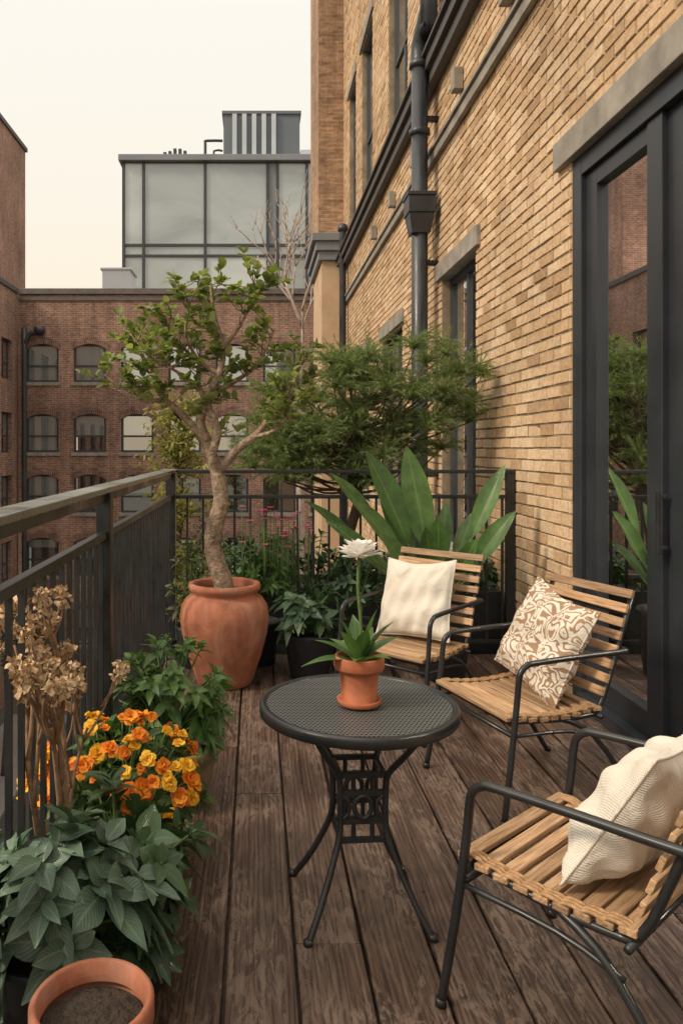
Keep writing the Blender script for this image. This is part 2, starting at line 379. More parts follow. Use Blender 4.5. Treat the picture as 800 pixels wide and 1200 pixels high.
# ------------------------------------------------------------ facades
def facade(mb,mp,u0,u1,z0,z1,holes,depth,mi=0):
    us=sorted(set([u0,u1]+[h[0] for h in holes]+[h[1] for h in holes])); zs=sorted(set([z0,z1]+[h[2] for h in holes]+[h[3] for h in holes]))
    us=[u for u in us if u0<=u<=u1]; zs=[z for z in zs if z0<=z<=z1]
    for i in range(len(us)-1):
        for j in range(len(zs)-1):
            um=(us[i]+us[i+1])/2; zm=(zs[j]+zs[j+1])/2
            if any(h[0]<um<h[1] and h[2]<zm<h[3] for h in holes): continue
            mb.add([mp(us[i],zs[j],0),mp(us[i+1],zs[j],0),mp(us[i+1],zs[j+1],0),mp(us[i],zs[j+1],0)],[(0,1,2,3)],None,mi)
    for (a,b,c,d) in holes:
        for (p,q) in [((a,c),(b,c)),((b,c),(b,d)),((b,d),(a,d)),((a,d),(a,c))]:
            mb.add([mp(p[0],p[1],0),mp(q[0],q[1],0),mp(q[0],q[1],depth),mp(p[0],p[1],depth)],[(0,1,2,3)],None,mi)
def mbox(mb,mp,u0,u1,z0,z1,d0,d1,mi=0):
    vs=[mp(u,z,d) for (u,z,d) in [(u0,z0,d0),(u1,z0,d0),(u1,z0,d1),(u0,z0,d1),(u0,z1,d0),(u1,z1,d0),(u1,z1,d1),(u0,z1,d1)]]
    mb.add(vs,[(0,3,2,1),(4,5,6,7),(0,1,5,4),(1,2,6,5),(2,3,7,6),(3,0,4,7)],None,mi)
def window(fr,gl,mp,u0,u1,z0,z1,dep,sash=True,fw=.05,vm=0,blind_or_sky_sheen=None,depin=.45):
    mbox(fr,mp,u0,u0+fw,z0,z1,dep-.03,dep+.03); mbox(fr,mp,u1-fw,u1,z0,z1,dep-.03,dep+.03)
    mbox(fr,mp,u0+fw,u1-fw,z0,z0+fw,dep-.03,dep+.03); mbox(fr,mp,u0+fw,u1-fw,z1-fw,z1,dep-.03,dep+.03)
    if sash: zm=z0+(z1-z0)*.42; mbox(fr,mp,u0+fw,u1-fw,zm-fw*.45,zm+fw*.45,dep-.025,dep+.025)
    for k in range(vm):
        um=u0+(u1-u0)*(k+1)/(vm+1); mbox(fr,mp,um-fw*.4,um+fw*.4,z0+fw,z1-fw,dep-.022,dep+.022)
    gl.add([mp(u0,z0,dep),mp(u1,z0,dep),mp(u1,z1,dep),mp(u0,z1,dep)],[(0,1,2,3)],None,0)
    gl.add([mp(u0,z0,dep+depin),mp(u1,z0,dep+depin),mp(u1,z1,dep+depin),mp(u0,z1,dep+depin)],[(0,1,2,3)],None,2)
    if blind_or_sky_sheen:
        za,zb=blind_or_sky_sheen
        gl.add([mp(u0,za,dep+.05),mp(u1,za,dep+.05),mp(u1,zb,dep+.05),mp(u0,zb,dep+.05)],[(0,1,2,3)],None,1)

# ============================================================ SETTING
g=MB(); g.add([(-1500,-1500,-8),(1500,-1500,-8),(1500,1500,-8),(-1500,1500,-8)],[(0,1,2,3)]); g.build('ground',[GROUND])
g=MB(); g.add([(-6.5,-60,-7.996),(-2.5,-60,-7.996),(-2.5,27,-7.996),(-6.5,27,-7.996)],[(0,1,2,3)]); g.build('road',[ASPH])
g=MB(); 
for y in range(-10,26,4): g.add([(-4.56,y,-7.992),(-4.44,y,-7.992),(-4.44,y+2,-7.992),(-4.56,y+2,-7.992)],[(0,1,2,3)])
g.build('road_marking',[PAINTW])
g=MB(); box(g,(-8.6,-60,-7.99),(-6.5,27,-7.86)); box(g,(-2.5,-60,-7.99),(-.9,27,-7.86)); g.build('pavement',[CONC],bevel=.02)

XW=1.9
BW=empty('brick_apartment_building')
mpw=lambda u,z,d:(XW+d,u,z)
DOOR=(1.0,4.62,0.0,3.22)
holes=[DOOR,(6.62,7.85,.55,3.22),(9.95,11.55,.75,3.12),(9.6,11.0,5.75,8.6),(12.5,13.75,5.75,8.6),(14.6,15.6,5.75,8.6),(6.4,7.9,5.75,8.6),(3.0,4.6,5.75,8.6),(12.9,14.3,.75,3.12)]
w=MB(); facade(w,mpw,-6,16.6,-8,13,holes,.16); w.build('mortar_wall',[MORT],BW)
w=MB(); box(w,(XW+3.2,-6,-8),(XW+8,16.6,13)); w.build('rear_volume',[MORT],BW)
bk=MB(); bl=.225; bh=.068; mo=.0115; row=0; z=-1.2
while z<11.4:
    u=1.0-(.118 if row%2 else 0)-R.uniform(0,.006)
    while u<16.6:
        segs=[(max(u,1.0),min(u+bl,16.6))]
        for h in holes:
            if z+bh*.5>h[2]-.0 and z+bh*.5<h[3]:
                ns=[]
                for a,b in segs:
                    if b<=h[0] or a>=h[1]: ns.append((a,b))
                    else:
                        if a<h[0]: ns.append((a,h[0]))
                        if b>h[1]: ns.append((h[1],b))
                segs=ns
        for a,b in segs:
            if b-a<.02: continue
            p=.006+R.uniform(0,.006); j=R.uniform(-.0025,.0025)
            if R.random()<.02: p=.001
            e=.003
            a2=a+R.uniform(0,.005);b2=b-R.uniform(0,.005);z0=z+j;z1=z+bh+R.uniform(-.004,.002)
            vs=[(XW,a2,z0),(XW,b2,z0),(XW,b2,z1),(XW,a2,z1),(XW-p,a2+e,z0+e),(XW-p+R.uniform(-.0015,.0015),b2-e,z0+e),(XW-p,b2-e,z1-e),(XW-p+R.uniform(-.0015,.0015),a2+e,z1-e)]
            bk.add(vs,[(4,5,6,7),(0,1,5,4),(1,2,6,5),(2,3,7,6),(3,0,4,7)])
        u+=bl+mo
    z+=bh+mo; row+=1
bk.build('brick_courses',[TANB],BW)
w=MB()
box(w,(XW-.16,-6,5.40),(XW-.015,16.58,5.52)); box(w,(XW-.11,-6,5.27),(XW-.015,16.58,5.398)); box(w,(XW-.20,-6,5.522),(XW-.015,16.58,5.56))
w.build('belt_course',[BELT],BW,bevel=.006)
w=MB(); box(w,(XW-.06,-6,4.5),(XW-.014,16.58,4.6)); box(w,(XW-.085,-6,4.602),(XW-.014,16.58,4.635))
for h in holes[1:]:
    box(w,(XW-.045,h[0]-.14,h[3]-.002),(XW+.1,h[1]+.14,h[3]+.17)); box(w,(XW-.07,h[0]-.08,h[2]-.09),(XW+.1,h[1]+.08,h[2]+.002))
box(w,(XW-.05,.7,3.218),(XW+.12,4.80,3.39))
for y in (5.6,7.0,8.9,10.4,12.0): box(w,(XW-.10,y,4.78),(XW-.014,y+.12,4.98))
w.build('stone_trim',[STONE],BW,bevel=.005)
fr=MB(); gl=MB()
for h in holes[1:]:
    window(fr,gl,mpw,h[0],h[1],h[2],h[3],.11,h[2]>5,.07,1,None,.9)
fr.build('window_frames',[FRAME2],BW,bevel=.004); gl.build('window_glass',[WGLASS,BLIND_SKY,DARKIN],BW)
SD=empty('sliding_glass_door')
f=MB(); D=DOOR
mbox(f,mpw,4.50,4.62,0,3.22,.0,.13); mbox(f,mpw,D[0],4.50,3.10,3.22,.002,.13); mbox(f,mpw,D[0],4.50,-.0,.07,-.03,.13)
mbox(f,mpw,4.36,4.50,.07,3.10,.03,.10)
mbox(f,mpw,3.64,3.78,.07,3.10,.02,.10); mbox(f,mpw,3.50,3.64,.07,3.10,.05,.13)
mbox(f,mpw,3.78,4.36,3.0,3.10,.03,.10); mbox(f,mpw,3.78,4.36,.07,.20,.03,.10)
mbox(f,mpw,2.2,3.50,3.0,3.10,.06,.13); mbox(f,mpw,2.2,3.50,.07,.20,.06,.13)
mbox(f,mpw,2.06,2.2,.07,3.10,.05,.13); mbox(f,mpw,1.0,1.12,.07,3.10,.0,.13)
f.build('frame',[CHAR],SD,bevel=.004)
f=MB(); mbox(f,mpw,3.60,3.625,1.0,1.3,-.02,-.005); mbox(f,mpw,3.60,3.625,1.02,1.04,-.01,.03);mbox(f,mpw,3.60,3.625,1.26,1.28,-.01,.03); f.build('handle',[BLACK],SD,bevel=.003)
f=MB(); f.add([mpw(3.78,.2,.065),mpw(4.36,.2,.065),mpw(4.36,3.0,.065),mpw(3.78,3.0,.065)],[(0,1,2,3)])
f.add([mpw(2.2,.2,.095),mpw(3.5,.2,.095),mpw(3.5,3.0,.095),mpw(2.2,3.0,.095)],[(0,1,2,3)])
f.add([mpw(1.12,.07,.095),mpw(2.06,.07,.095),mpw(2.06,3.1,.095),mpw(1.12,3.1,.095)],[(0,1,2,3)])
f.build('glass',[GLASS],SD)
f=MB(); box(f,(XW+.17,.3,-.05),(XW+3.1,5.4,0)); box(f,(XW+.17,.3,3.3),(XW+3.1,5.4,3.4)); box(f,(XW+3.1,.3,0),(XW+3.15,5.4,3.3)); box(f,(XW+.17,.25,0),(XW+3.1,.3,3.3)); box(f,(XW+.17,5.4,0),(XW+3.1,5.45,3.3))
f.build('interior_room',[INWALL],SD)
def curtain(name,y0,y1,x):
    c=MB(); n=int((y1-y0)/.012); vs=[];fs=[]
    for i in range(n+1):
        y=y0+(y1-y0)*i/n; xx=x+.035*math.sin(i*.55)+.01*math.sin(i*.21)
        vs+=[(xx,y,.03),(xx*.3+.7*x+.012*math.sin(i*.5),y,3.1)]
    for i in range(n): fs.append((2*i,2*i+2,2*i+3,2*i+1))
    c.add(vs,fs); return c.build(name,[CURT],None,True)
curtain('curtain',3.95,4.5,XW+.24); curtain('curtain.001',1.3,2.3,XW+.26)

DP=empty('drainpipe'); x=XW-.2
p=MB(); tube(p,[(x,8.0,-2),(x,8.0,1.5),(x,8.0,5.55)],.085,16,0,1)
tube(p,[(x,8.0,5.5),(x,8.0,5.68),(x+.03,7.9,5.85),(x+.05,7.82,6.0),(x+.05,7.8,6.2),(x+.05,7.8,12)],.088,16,0,5)
for zz in (.4,2.2,4.75,5.45): lathe(p,[(.086,0),(.108,.01),(.108,.06),(.086,.07)],(x,8.0,zz),20)
for zz in (1.2,3.4,4.9): box(p,(x-.02,7.97,zz),(XW-.01,8.03,zz+.05))
p.build('pipe',[PIPE],DP,True)
p=MB(); 
def frust(mb,c,a,b,h,d0=.0):
    x,y,z=c; vs=[(x-a,y-a,z),(x+a,y-a,z),(x+a,y+a,z),(x-a,y+a,z),(x-b,y-b,z+h),(x+b,y-b,z+h),(x+b,y+b,z+h),(x-b,y+b,z+h)]
    mb.add(vs,[(0,3,2,1),(4,5,6,7),(0,1,5,4),(1,2,6,5),(2,3,7,6),(3,0,4,7)])
frust(p,(x,8,3.72),.095,.13,.2); frust(p,(x,8,3.922),.14,.14,.17); frust(p,(x,8,4.094),.15,.15,.04)
p.build('rain_hopper',[PIPE],DP,bevel=.006)
DP2=empty('drainpipe'); p=MB(); tube(p,[(XW-.12,15.8,-6),(XW-.12,15.8,6.0),(XW-.12,15.8,6.1)],.07,12,0,1); lathe(p,[(.071,0),(.1,.01),(.1,.12),(.071,.13)],(XW-.12,15.8,5.95),16)
p.build('pipe',[PIPE],DP2,True)

TW=empty('brick_tower_block')
t=MB(); box(t,(1.35,16.6,6.12),(6.0,19.0,22)); t.build('upper_walls',[BROWNB],TW)
t=MB(); box(t,(1.42,16.62,-8),(6,19.0,5.55)); t.build('lower_walls',[STUCCO],TW)
t=MB(); box(t,(1.20,16.45,5.95),(6,19.1,6.118)); box(t,(1.28,16.5,5.75),(6,19.05,5.948)); box(t,(1.34,16.55,5.552),(6,19.03,5.748)); 
t.build('ledge',[GREYM],TW,bevel=.01)

RB=empty('red_brick_building'); YF=30.0
mpf=lambda u,z,d:(u,YF+d,z)
hs=[];rows=[(4.07,5.57),(1.33,2.83),(-1.03,.47),(-3.5,-2.0),(-6.2,-4.7)]
u=-8.97+.0; cols=[]
while u<9: cols.append(u); u+=1.85
for (a,b) in rows:
    for c in cols: hs.append((c,c+1.27,a,b))
f=MB(); facade(f,mpf,-9.27,12,-8,7.5,hs,.2)
f.add([(-9.27,30,7.5),(12,30,7.5),(12,44,7.5),(-9.27,44,7.5)],[(0,1,2,3)]); 
f.add([(12,30,-8),(12,44,-8),(12,44,7.5),(12,30,7.5)],[(0,1,2,3)])
f.build('walls',[REDB],RB)
f=MB(); box(f,(-9.3,29.9,7.5),(12.1,30.3,7.72)); box(f,(-9.28,29.95,7.25),(12.05,29.998,7.42)); f.build('parapet',[m_simple('parapet_coping',(.13,.11,.10),.8)],RB,bevel=.01)
fr=MB();gl=MB();ar=MB();inf=MB();sl=MB()
for ri,(a,b) in enumerate(rows):
    for ci,c in enumerate(cols):
        q=R.random()
        bl_=(a,b-.02) if ri==0 else ((a+(b-a)*.44,b) if ri==1 and q<.6 else ((a,b) if ri==1 else ((b-R.uniform(.2,1.2),b) if q<.5 else None)))  # top row: full pale sheet painted in as reflected sky; other rows are blinds
        window(fr,gl,mpf,c,c+1.27,a,b,.10,True,.085,0,bl_,.6)
        n=8; rise=.22
        arc=lambda t:b-rise*(2*t-1)**2
        for k in range(n):
            t0=k/n;t1=(k+1)/n;u0=c+1.27*t0;u1=c+1.27*t1
            inf.add([mpf(u0,arc(t0),.005),mpf(u1,arc(t1),.005),mpf(u1,b,.005),mpf(u0,b,.005)],[(0,1,2,3)])
            inf.add([mpf(u0,arc(t0),.005),mpf(u1,arc(t1),.005),mpf(u1,arc(t1),.2),mpf(u0,arc(t0),.2)],[(0,1,2,3)])
            e0=c-.08+1.43*t0;e1=c-.08+1.43*t1
            ar.add([mpf(e0,arc(t0)+.0,-.03),mpf(e1,arc(t1)+.0,-.03),mpf(e1,arc(t1)+.26,-.03),mpf(e0,arc(t0)+.26,-.03)],[(0,1,2,3)])
        mbox(sl,mpf,c-.08,c+1.35,a-.13,a+.002,-.06,.06)
fr.build('window_frames',[FRAME2],RB); gl.build('window_glass',[FGLASS,BLIND_SKY,DARKIN],RB); inf.build('arch_infill',[REDB],RB); ar.build('brick_arches',[ARCHB],RB); sl.build('sills',[STONE],RB)
p=MB(); tube(p,[(-9.0,29.85,-8),(-9.0,29.85,5.2),(-9.0,29.85,5.5),(-8.8,29.85,5.9),(-8.5,29.85,6.0)],.09,10,0,4); lathe(p,[(.1,0),(.22,.1),(.22,.3),(0,.32)],(-8.4,29.85,5.9),12); p.build('downpipe',[PIPE],RB,True)
f=MB(); box(f,(-6.6,33,7.5),(-5.4,34.5,9.15)); box(f,(-6.68,32.95,9.152),(-5.32,34.55,9.25)); f.build('roof_shed',[LGREY],RB,bevel=.02)
f=MB(); box(f,(-8.8,34,7.5),(-6.9,35,7.95)); box(f,(-4.8,33,7.5),(-3.5,34,7.8)); f.build('roof_plant',[CONC],RB,bevel=.02)
SB=empty('side_brick_building'); mps=lambda u,z,d:(-9.27-d,u,z)
hs=[]
for (a,b) in rows: 
    for c in (11,13.5,16,18.5,21,23.5,25.8,28.0): hs.append((c,c+1.2,a,b))
f=MB(); facade(f,mps,8,29.9,-8,7.5,hs,.2); f.add([(-9.27,8,7.5),(-9.27,29.9,7.5),(-20,29.9,7.5),(-20,8,7.5)],[(0,1,2,3)]); f.add([(-9.27,8,-8),(-20,8,-8),(-20,8,7.5),(-9.27,8,7.5)],[(0,1,2,3)])
f.build('walls',[REDB],SB)
f=MB(); box(f,(-13.5,30.4,-8),(-10.5,35,15.0)); f.build('upper_walls',[REDB],SB)
f=MB(); box(f,(-13.6,30.3,15.0),(-10.42,35.1,15.18)); box(f,(-9.5,8,7.5),(-9.2,29.8,7.68)); f.build('coping',[BELT],SB)
fr=MB();gl=MB()
for h in hs: window(fr,gl,mps,h[0],h[1],h[2],h[3],.17,True,.075,0,(h[3]-R.uniform(.2,1.2),h[3]) if R.random()<.6 else None,.6)
fr.build('window_frames',[FRAME2],SB); gl.build('window_glass',[WGLASS,BLIND_SKY,DARKIN],SB)

GB=empty('glass_office_building'); YG=50.0
X0,X1=-8.6,5.0; ZT=20.1
f=MB()
zs=[-8,8,11.4,14.0,14.7,ZT]
xs=[X0,-7.3,-3.3,.75,1.4,3.3,X1]
for i in range(len(xs)-1):
    for j in range(len(zs)-1):
        mi=1 if i==3 else 0
        dy=R.uniform(-.02,.02)
        f.add([(xs[i]+.05,YG+dy,zs[j]+.05),(xs[i+1]-.05,YG-dy,zs[j]+.05),(xs[i+1]-.05,YG-dy,zs[j+1]-.05),(xs[i]+.05,YG+dy,zs[j+1]-.05)],[(0,1,2,3)],None,mi)
f.build('glass_panels',[CW,GREYM],GB)
f=MB()
for x in xs: box(f,(x-.09,YG-.12,-8),(x+.09,YG+.1,ZT))
for z in zs[1:-1]: box(f,(X0+.1,YG-.09,z-.08),(X1-.1,YG+.1,z+.08))
f.build('mullions',[FRAME2],GB)
f=MB(); box(f,(X0-.0,YG+.2,-8),(X1,YG+14,ZT)); f.build('core',[DARKIN],GB)
f=MB(); box(f,(X0-.3,YG-.4,ZT),(X1+.3,YG+14.3,ZT+.4)); f.build('roof_slab',[GREYM],GB,bevel=.03)
f=MB(); box(f,(-2.2,YG+2,ZT+.4),(2.95,YG+7,24.1)); box(f,(-2.3,YG+1.9,24.1),(3.05,YG+7.1,24.3)); f.build('plant_room',[m_simple('plant_room_dark',(.12,.14,.165),.6,0,.1,.3,.05)],GB)
f=MB()
for k in range(5): box(f,(-1.6+k*.66,YG+1.8,ZT+.5),(-1.3+k*.66,YG+1.99,24.05))
box(f,(-3.9,YG+3,ZT+.4),(-2.25,YG+5,ZT+1.2)); box(f,(3.0,YG+2,ZT+.4),(4.6,YG+5,ZT+1.6)); f.build('plant_room_fins',[LGREY],GB)
f=MB(); tube(f,[(-3.5,YG+3,ZT+1),(-3.5,YG+3,ZT+2.4),(-3.4,YG+3,ZT+2.6),(-2.3,YG+3,ZT+2.6)],.1,8,0,2); tube(f,[(-2.9,YG+3,ZT+1),(-2.9,YG+3,ZT+1.9),(-2.3,YG+3,ZT+1.9)],.08,8,0,2)
for k in range(5): box(f,(-6.1+k*.33,YG+.6,ZT+.4),(-5.9+k*.33,YG+.9,ZT+R.uniform(.9,1.15)))
box(f,(-6.2,YG+.5,ZT+.6),(-4.6,YG+.58,ZT+.7)); f.build('roof_pipes',[FRAME2],GB)

NT=empty('neighbour_terrace'); f=MB(); box(f,(-.35,5.72,-8),(XW-.02,9.2,-.32)); f.build('base',[BROWNB],NT)
f=MB(); box(f,(-.4,5.68,-.318),(XW-.02,9.25,-.22)); f.build('slab',[CONC],NT,bevel=.01)
PB=empty('planter_box'); f=MB(); box(f,(-.3,5.78,-.218),(1.85,5.82,.42)); box(f,(-.3,6.56,-.218),(1.85,6.6,.42)); box(f,(-.3,5.822,-.218),(-.26,6.558,.42)); box(f,(1.81,5.822,-.218),(1.85,6.558,.42)); f.build('panels',[DPOT],PB,bevel=.004)
f=MB(); box(f,(-.258,5.822,-.2),(1.808,6.558,.36)); f.build('soil',[SOIL],PB)

d=MB(); x=-.70; bwid=.205
while x<XW-.03:
    x1=min(x+bwid-.007,XW-.02)
    cuts=[-1.0]; yy=-1+R.uniform(1.2,3.6)
    while yy<5.3: cuts.append(yy); yy+=R.uniform(2.2,3.8)
    cuts.append(5.57)
    for a,b in zip(cuts[:-1],cuts[1:]):
        h=R.uniform(-.003,.002); box(d,(x+R.uniform(0,.002),a+.0015,-.03),(x1-R.uniform(0,.003),b-.0015,h))
    x+=bwid
DK=empty('wooden_deck'); d.build('boards',[DECK],DK,bevel=.004)
d=MB(); box(d,(-.70,-1,-.2),(XW-.02,5.56,-.045)); box(d,(-.74,-1,-.25),(-.702,5.6,-.005)); box(d,(-.70,5.575,-.25),(XW-.02,5.60,-.005)); d.build('substructure',[BARK2],DK)
d=MB(); x=-.70
while x<XW-.05:
    for y in (.8,1.7,2.6,3.5,4.4,5.3):
        for o in (.035,.165): lathe(d,[(0,.0025),(.004,.0022),(.0045,0)],(x+o,y+R.uniform(-.006,.006),.001),8)
    x+=bwid
d.build('screws',[BELT],DK)

RL=empty('metal_railing'); xr=-.622; yr=5.62; t=MB()
box(t,(xr-.05,-1,1.322),(xr+.045,yr+.045,1.345)); t.build('handrail',[RAILT],RL,bevel=.004)
t=MB(); box(t,(xr+.046,yr-.03,1.315),(XW-.012,yr+.03,1.341)); t.build('handrail_end',[RAILM],RL,bevel=.004)
t=MB(); box(t,(xr-.012,-1,1.28),(xr+.012,yr-.03,1.3215))
box(t,(xr-.018,-1,1.13),(xr+.018,yr-.03,1.16)); box(t,(xr-.018,-1,.07),(xr+.018,yr-.03,.10))
box(t,(xr+.03,yr-.015,1.13),(XW-.012,yr+.015,1.158)); box(t,(xr+.03,yr-.015,.07),(XW-.012,yr+.015,.10))
t.build('rails',[RAILM],RL,bevel=.004)
t=MB()
for y in (.3,1.72,3.16,yr): 
    box(t,(xr-.03,y-.03,-.03),(xr+.03,y+.03,1.3215)) if y!=yr else box(t,(xr-.035,y-.035,-.03),(xr+.035,y+.035,1.3215))
    box(t,(xr-.05,y-.05,-.028),(xr+.05,y+.05,.012))
box(t,(XW-.075,yr-.027,-.03),(XW-.014,yr+.027,1.3145)); box(t,(.62,yr-.022,-.03),(.665,yr+.022,1.3145))
t.build('posts',[RAILM],RL,bevel=.004)
t=MB(); y=-.9
while y<yr-.06:
    if all(abs(y-q)>.05 for q in(.3,1.72,3.16)): box(t,(xr-.008,y-.008,.1),(xr+.008,y+.008,1.13))
    y+=.105
x=xr+.12
while x<XW-.1:
    if abs(x-.64)>.04: box(t,(x-.008,yr-.008,.1),(x+.008,yr+.008,1.13))
    x+=.115
t.build('balusters',[RAILM],RL)

# ============================================================ FURNITURE
def bistro_table(loc):
    T=empty('bistro_table',loc)
    H=.663; r=.324
    m=MB(); n=64; vs=[(0,0,H)]+[((r-.022)*math.cos(2*math.pi*k/n),(r-.022)*math.sin(2*math.pi*k/n),H) for k in range(n)]
    m.add(vs,[(0,1+k,1+(k+1)%n) for k in range(n)]); m.build('perforated_top',[PERF],T)
    m=MB(); lathe(m,[(r-.024,-.004),(r-.024,.002),(r-.012,.005),(r-.003,.003),(r,-.004),(r,-.028),(r-.004,-.031),(r-.006,-.028),(r-.006,-.008),(r-.024,-.004)],(0,0,H),72); 
    for k in range(2):
        M=Matrix.Rotation(k*math.pi/2+.78,4,'Z'); box(m,(-r+.02,-.012,H-.02-k*.006),(r-.02,.012,H-.008-k*.006),0,M)
    m.build('rim',[BLACK],T,True)
    m=MB()
    for k in range(4):
        a=math.radians(45+90*k+4); ca,sa=math.cos(a),math.sin(a)
        P=[(.245,.64),(.225,.60),(.17,.53),(.115,.465),(.104,.42),(.102,.33),(.108,.27),(.145,.19),(.205,.09),(.272,.0)]
        tube(m,[(q*ca,q*sa,z) for q,z in P],.0105,10,0,4)
        lathe(m,[(0,0),(.015,0),(.014,.016),(.0,.018)],(.272*ca,.272*sa,0),12)
    m.build('legs',[BLACK],T,True)
    m=MB(); q=.072
    for k in range(4):
        M=Matrix.Rotation(math.radians(90*k+4),4,'Z'); y=-q
        if k in (1,3):
            for z in (.255,.455): box(m,(-.064,y-.006,z-.0075),(.064,y+.006,z+.0075),0,M)
            continue
        for z in (.252,.312,.402,.458): box(m,(-.070,y-.006,z-.0085),(.070,y+.006,z+.0085),0,M)
        def ring(cx,cz,rx,rz,th=.0085):
            tube(m,[M@Vector((cx+rx*math.cos(t*math.pi/8),y,cz+rz*math.sin(t*math.pi/8))) for t in range(17)],th,8,0,0)
        ring(0,.357,.028,.036)
        for sx in(-1,1):
            tube(m,[M@Vector((sx*.07,y,.395)),M@Vector((sx*.050,y,.38)),M@Vector((sx*.044,y,.357)),M@Vector((sx*.050,y,.334)),M@Vector((sx*.07,y,.319))],.0075,8,0,4)
            tube(m,[M@Vector((sx*.03,y,.458)),M@Vector((sx*.03,y,.402))],.0075,8,0,0); tube(m,[M@Vector((sx*.03,y,.312)),M@Vector((sx*.03,y,.252))],.0075,8,0,0)
    m.build('scroll_cage',[BLACK],T,bevel=0)
    return T
bistro_table((.335,2.52,0))

def chair(loc,rot):
    C=empty('slatted_armchair',loc,rot)
    m=MB(); w=.285
    for s in(-1,1):
        tube(m,[(s*(w+.015),.315,0),(s*(w+.005),.275,.25),(s*w,.245,.47),(s*w,.235,.565),(s*w,.225,.60),(s*w,.20,.622),(s*w,.165,.63),(s*w,0,.637),(s*w,-.22,.642),(s*w,-.30,.645)],.0125,10,0,4)
        tube(m,[(s*w,-.30,.645),(s*(w-.03),-.305,.645)],.0115,8,0,0)
        tube(m,[(s*(w-.035),-.15,.385),(s*(w-.035),-.21,.45),(s*(w-.035),-.36,.87)],.0115,10,0,3)
        tube(m,[(s*(w-.03),.02,.385),(s*(w-.01),-.14,.30),(s*(w+.012),-.36,0)],.0115,10,0,4)
        tube(m,[(s*(w-.03),.25,.395),(s*(w-.03),.0,.378),(s*(w-.03),-.17,.385)],.0115,10,0,4)
        tube(m,[(s*w,.262,.345),(s*(w-.01),.0,.335),(s*(w-.01),-.16,.30)],.008,8,0,3)
        for p in((s*(w+.015),.315,0),(s*(w+.012),-.36,0)): lathe(m,[(0,0),(.016,0),(.015,.02),(0,.021)],p,10)
        tube(m,[(s*w,.25,.395),(s*(w-.04),.25,.395)],.011,8,0,0)
    for (y,z) in((.25,.385),(-.17,.378),(.262,.345)): tube(m,[(-w,y,z),(w,y,z)],.010,8,0,0)
    tube(m,[(-w+.035,-.33,.79),(w-.035,-.33,.79)],.008,8,0,0)
    m.build('metal_frame',[BLACK],C,True)
    m=MB(); ns=9
    for k in range(ns):
        y=.262-k*.053; t=k/(ns-1); z=.408-.018*math.sin(math.pi*t)
        M=Matrix.Translation((R.uniform(-.006,.006),y,z))@Matrix.Rotation(R.uniform(-.012,.012),4,'Z')@Matrix.Rotation(R.uniform(-.06,.06),4,'X')
        box(m,(-.272,-.0205,-.008),(.272,.0205,.009),0,M)
    for k in range(8):
        t=k/7; z=.475+t*.40; y=-.205-(z-.45)*.357+.02
        M=Matrix.Translation((R.uniform(-.006,.006),y,z))@Matrix.Rotation(math.radians(20),4,'X')@Matrix.Rotation(R.uniform(-.014,.014),4,'Y')
        box(m,(-.275,-.007,-.019),(.275,.008,.019),0,M)
    m.build('wood_slats',[SLAT],C,bevel=.003)
    m=MB()
    for sx in(-1,1):
        for k in range(ns-1):
            y=.262-k*.053-.0265; t=(k+.5)/(ns-1); z=.408-.018*math.sin(math.pi*t)
            for o in(0,.014,.028):
                tube(m,[(sx*(.235+o),y+.034,z+.002),(sx*(.235+o),y+.018,z+.0125),(sx*(.235+o),y-.018,z+.0125),(sx*(.235+o),y-.034,z+.002)],.0055,6,0,2)
    m.build('rattan_bindings',[RATTAN],C,True)
    return C
CH=[((.85,4.30),135.4),((1.19,3.42),107.5),((.93,2.03),41.3)]
for (xy,a) in CH: chair((xy[0],xy[1],0),math.radians(a))

def pillow(mat_,ch,off,size,tilt,roll,th=.075,yaw=0):
    m=MB(); n=40; sz=size/2
    ph=[R.uniform(0,6) for _ in range(8)]
    def P(u,v,s):
        e=(1-abs(u)**2.6)*(1-abs(v)**2.6); e=max(0,e)**.55
        pin=1-.07*(1-abs(v)**2)*abs(u)**3; pin2=1-.07*(1-abs(u)**2)*abs(v)**3
        wr=.009*math.sin(6*u+4*v+ph[0])*math.sin(5*v-3*u+ph[1])+.006*math.sin(13*u*v+ph[2])+.005*math.sin(17*u+ph[3]+6*v)
        r=math.hypot(abs(u)-1,abs(v)-1); an=math.atan2(1-abs(v),1-abs(u))
        wr+=.010*math.sin(an*14+ph[4])*math.exp(-r*2.6)
        sl=.02*(1-v)*.5*e
        return Vector((u*sz*pin*(1+.03*(1-v)),s*(th*e+sl+(wr*min(1,e*1.4))),v*sz*pin2+.012*math.cos(u*2.2)*max(0,v)*-1))
    V=[];F=[]
    for s in(1,-1):
        o=len(V)
        for i in range(n+1):
            for j in range(n+1): V.append(P(-1+2*i/n,-1+2*j/n,s))
        for i in range(n):
            for j in range(n):
                a=o+i*(n+1)+j; q=(a,a+1,a+n+2,a+n+1); F.append(q if s<0 else q[::-1])
    m.add(V,F)
    seam=[P(-1+2*i/n,-1,0) for i in range(n)]+[P(1,-1+2*i/n,0) for i in range(n)]+[P(1-2*i/n,1,0) for i in range(n)]+[P(-1,1-2*i/n,0) for i in range(n+1)]
    tube(m,seam,.004,6,0,0)
    (cx,cy),a=ch
    M=Matrix.Translation((cx,cy,0))@Matrix.Rotation(math.radians(a),4,'Z')@Matrix.Translation(off)@Matrix.Rotation(math.radians(yaw),4,'Z')@Matrix.Rotation(math.radians(tilt),4,'X')@Matrix.Rotation(math.radians(roll),4,'Y')
    return m.build('throw_pillow',[mat_],None,True,0,M)
pillow(FAB,CH[0],(.03,-.13,.635),.45,20,4,.075)
pillow(FABP,CH[1],(.0,-.11,.64),.45,22,-12,.075)
pillow(FAB,CH[2],(.0,-.08,.588),.41,30,4,.078)

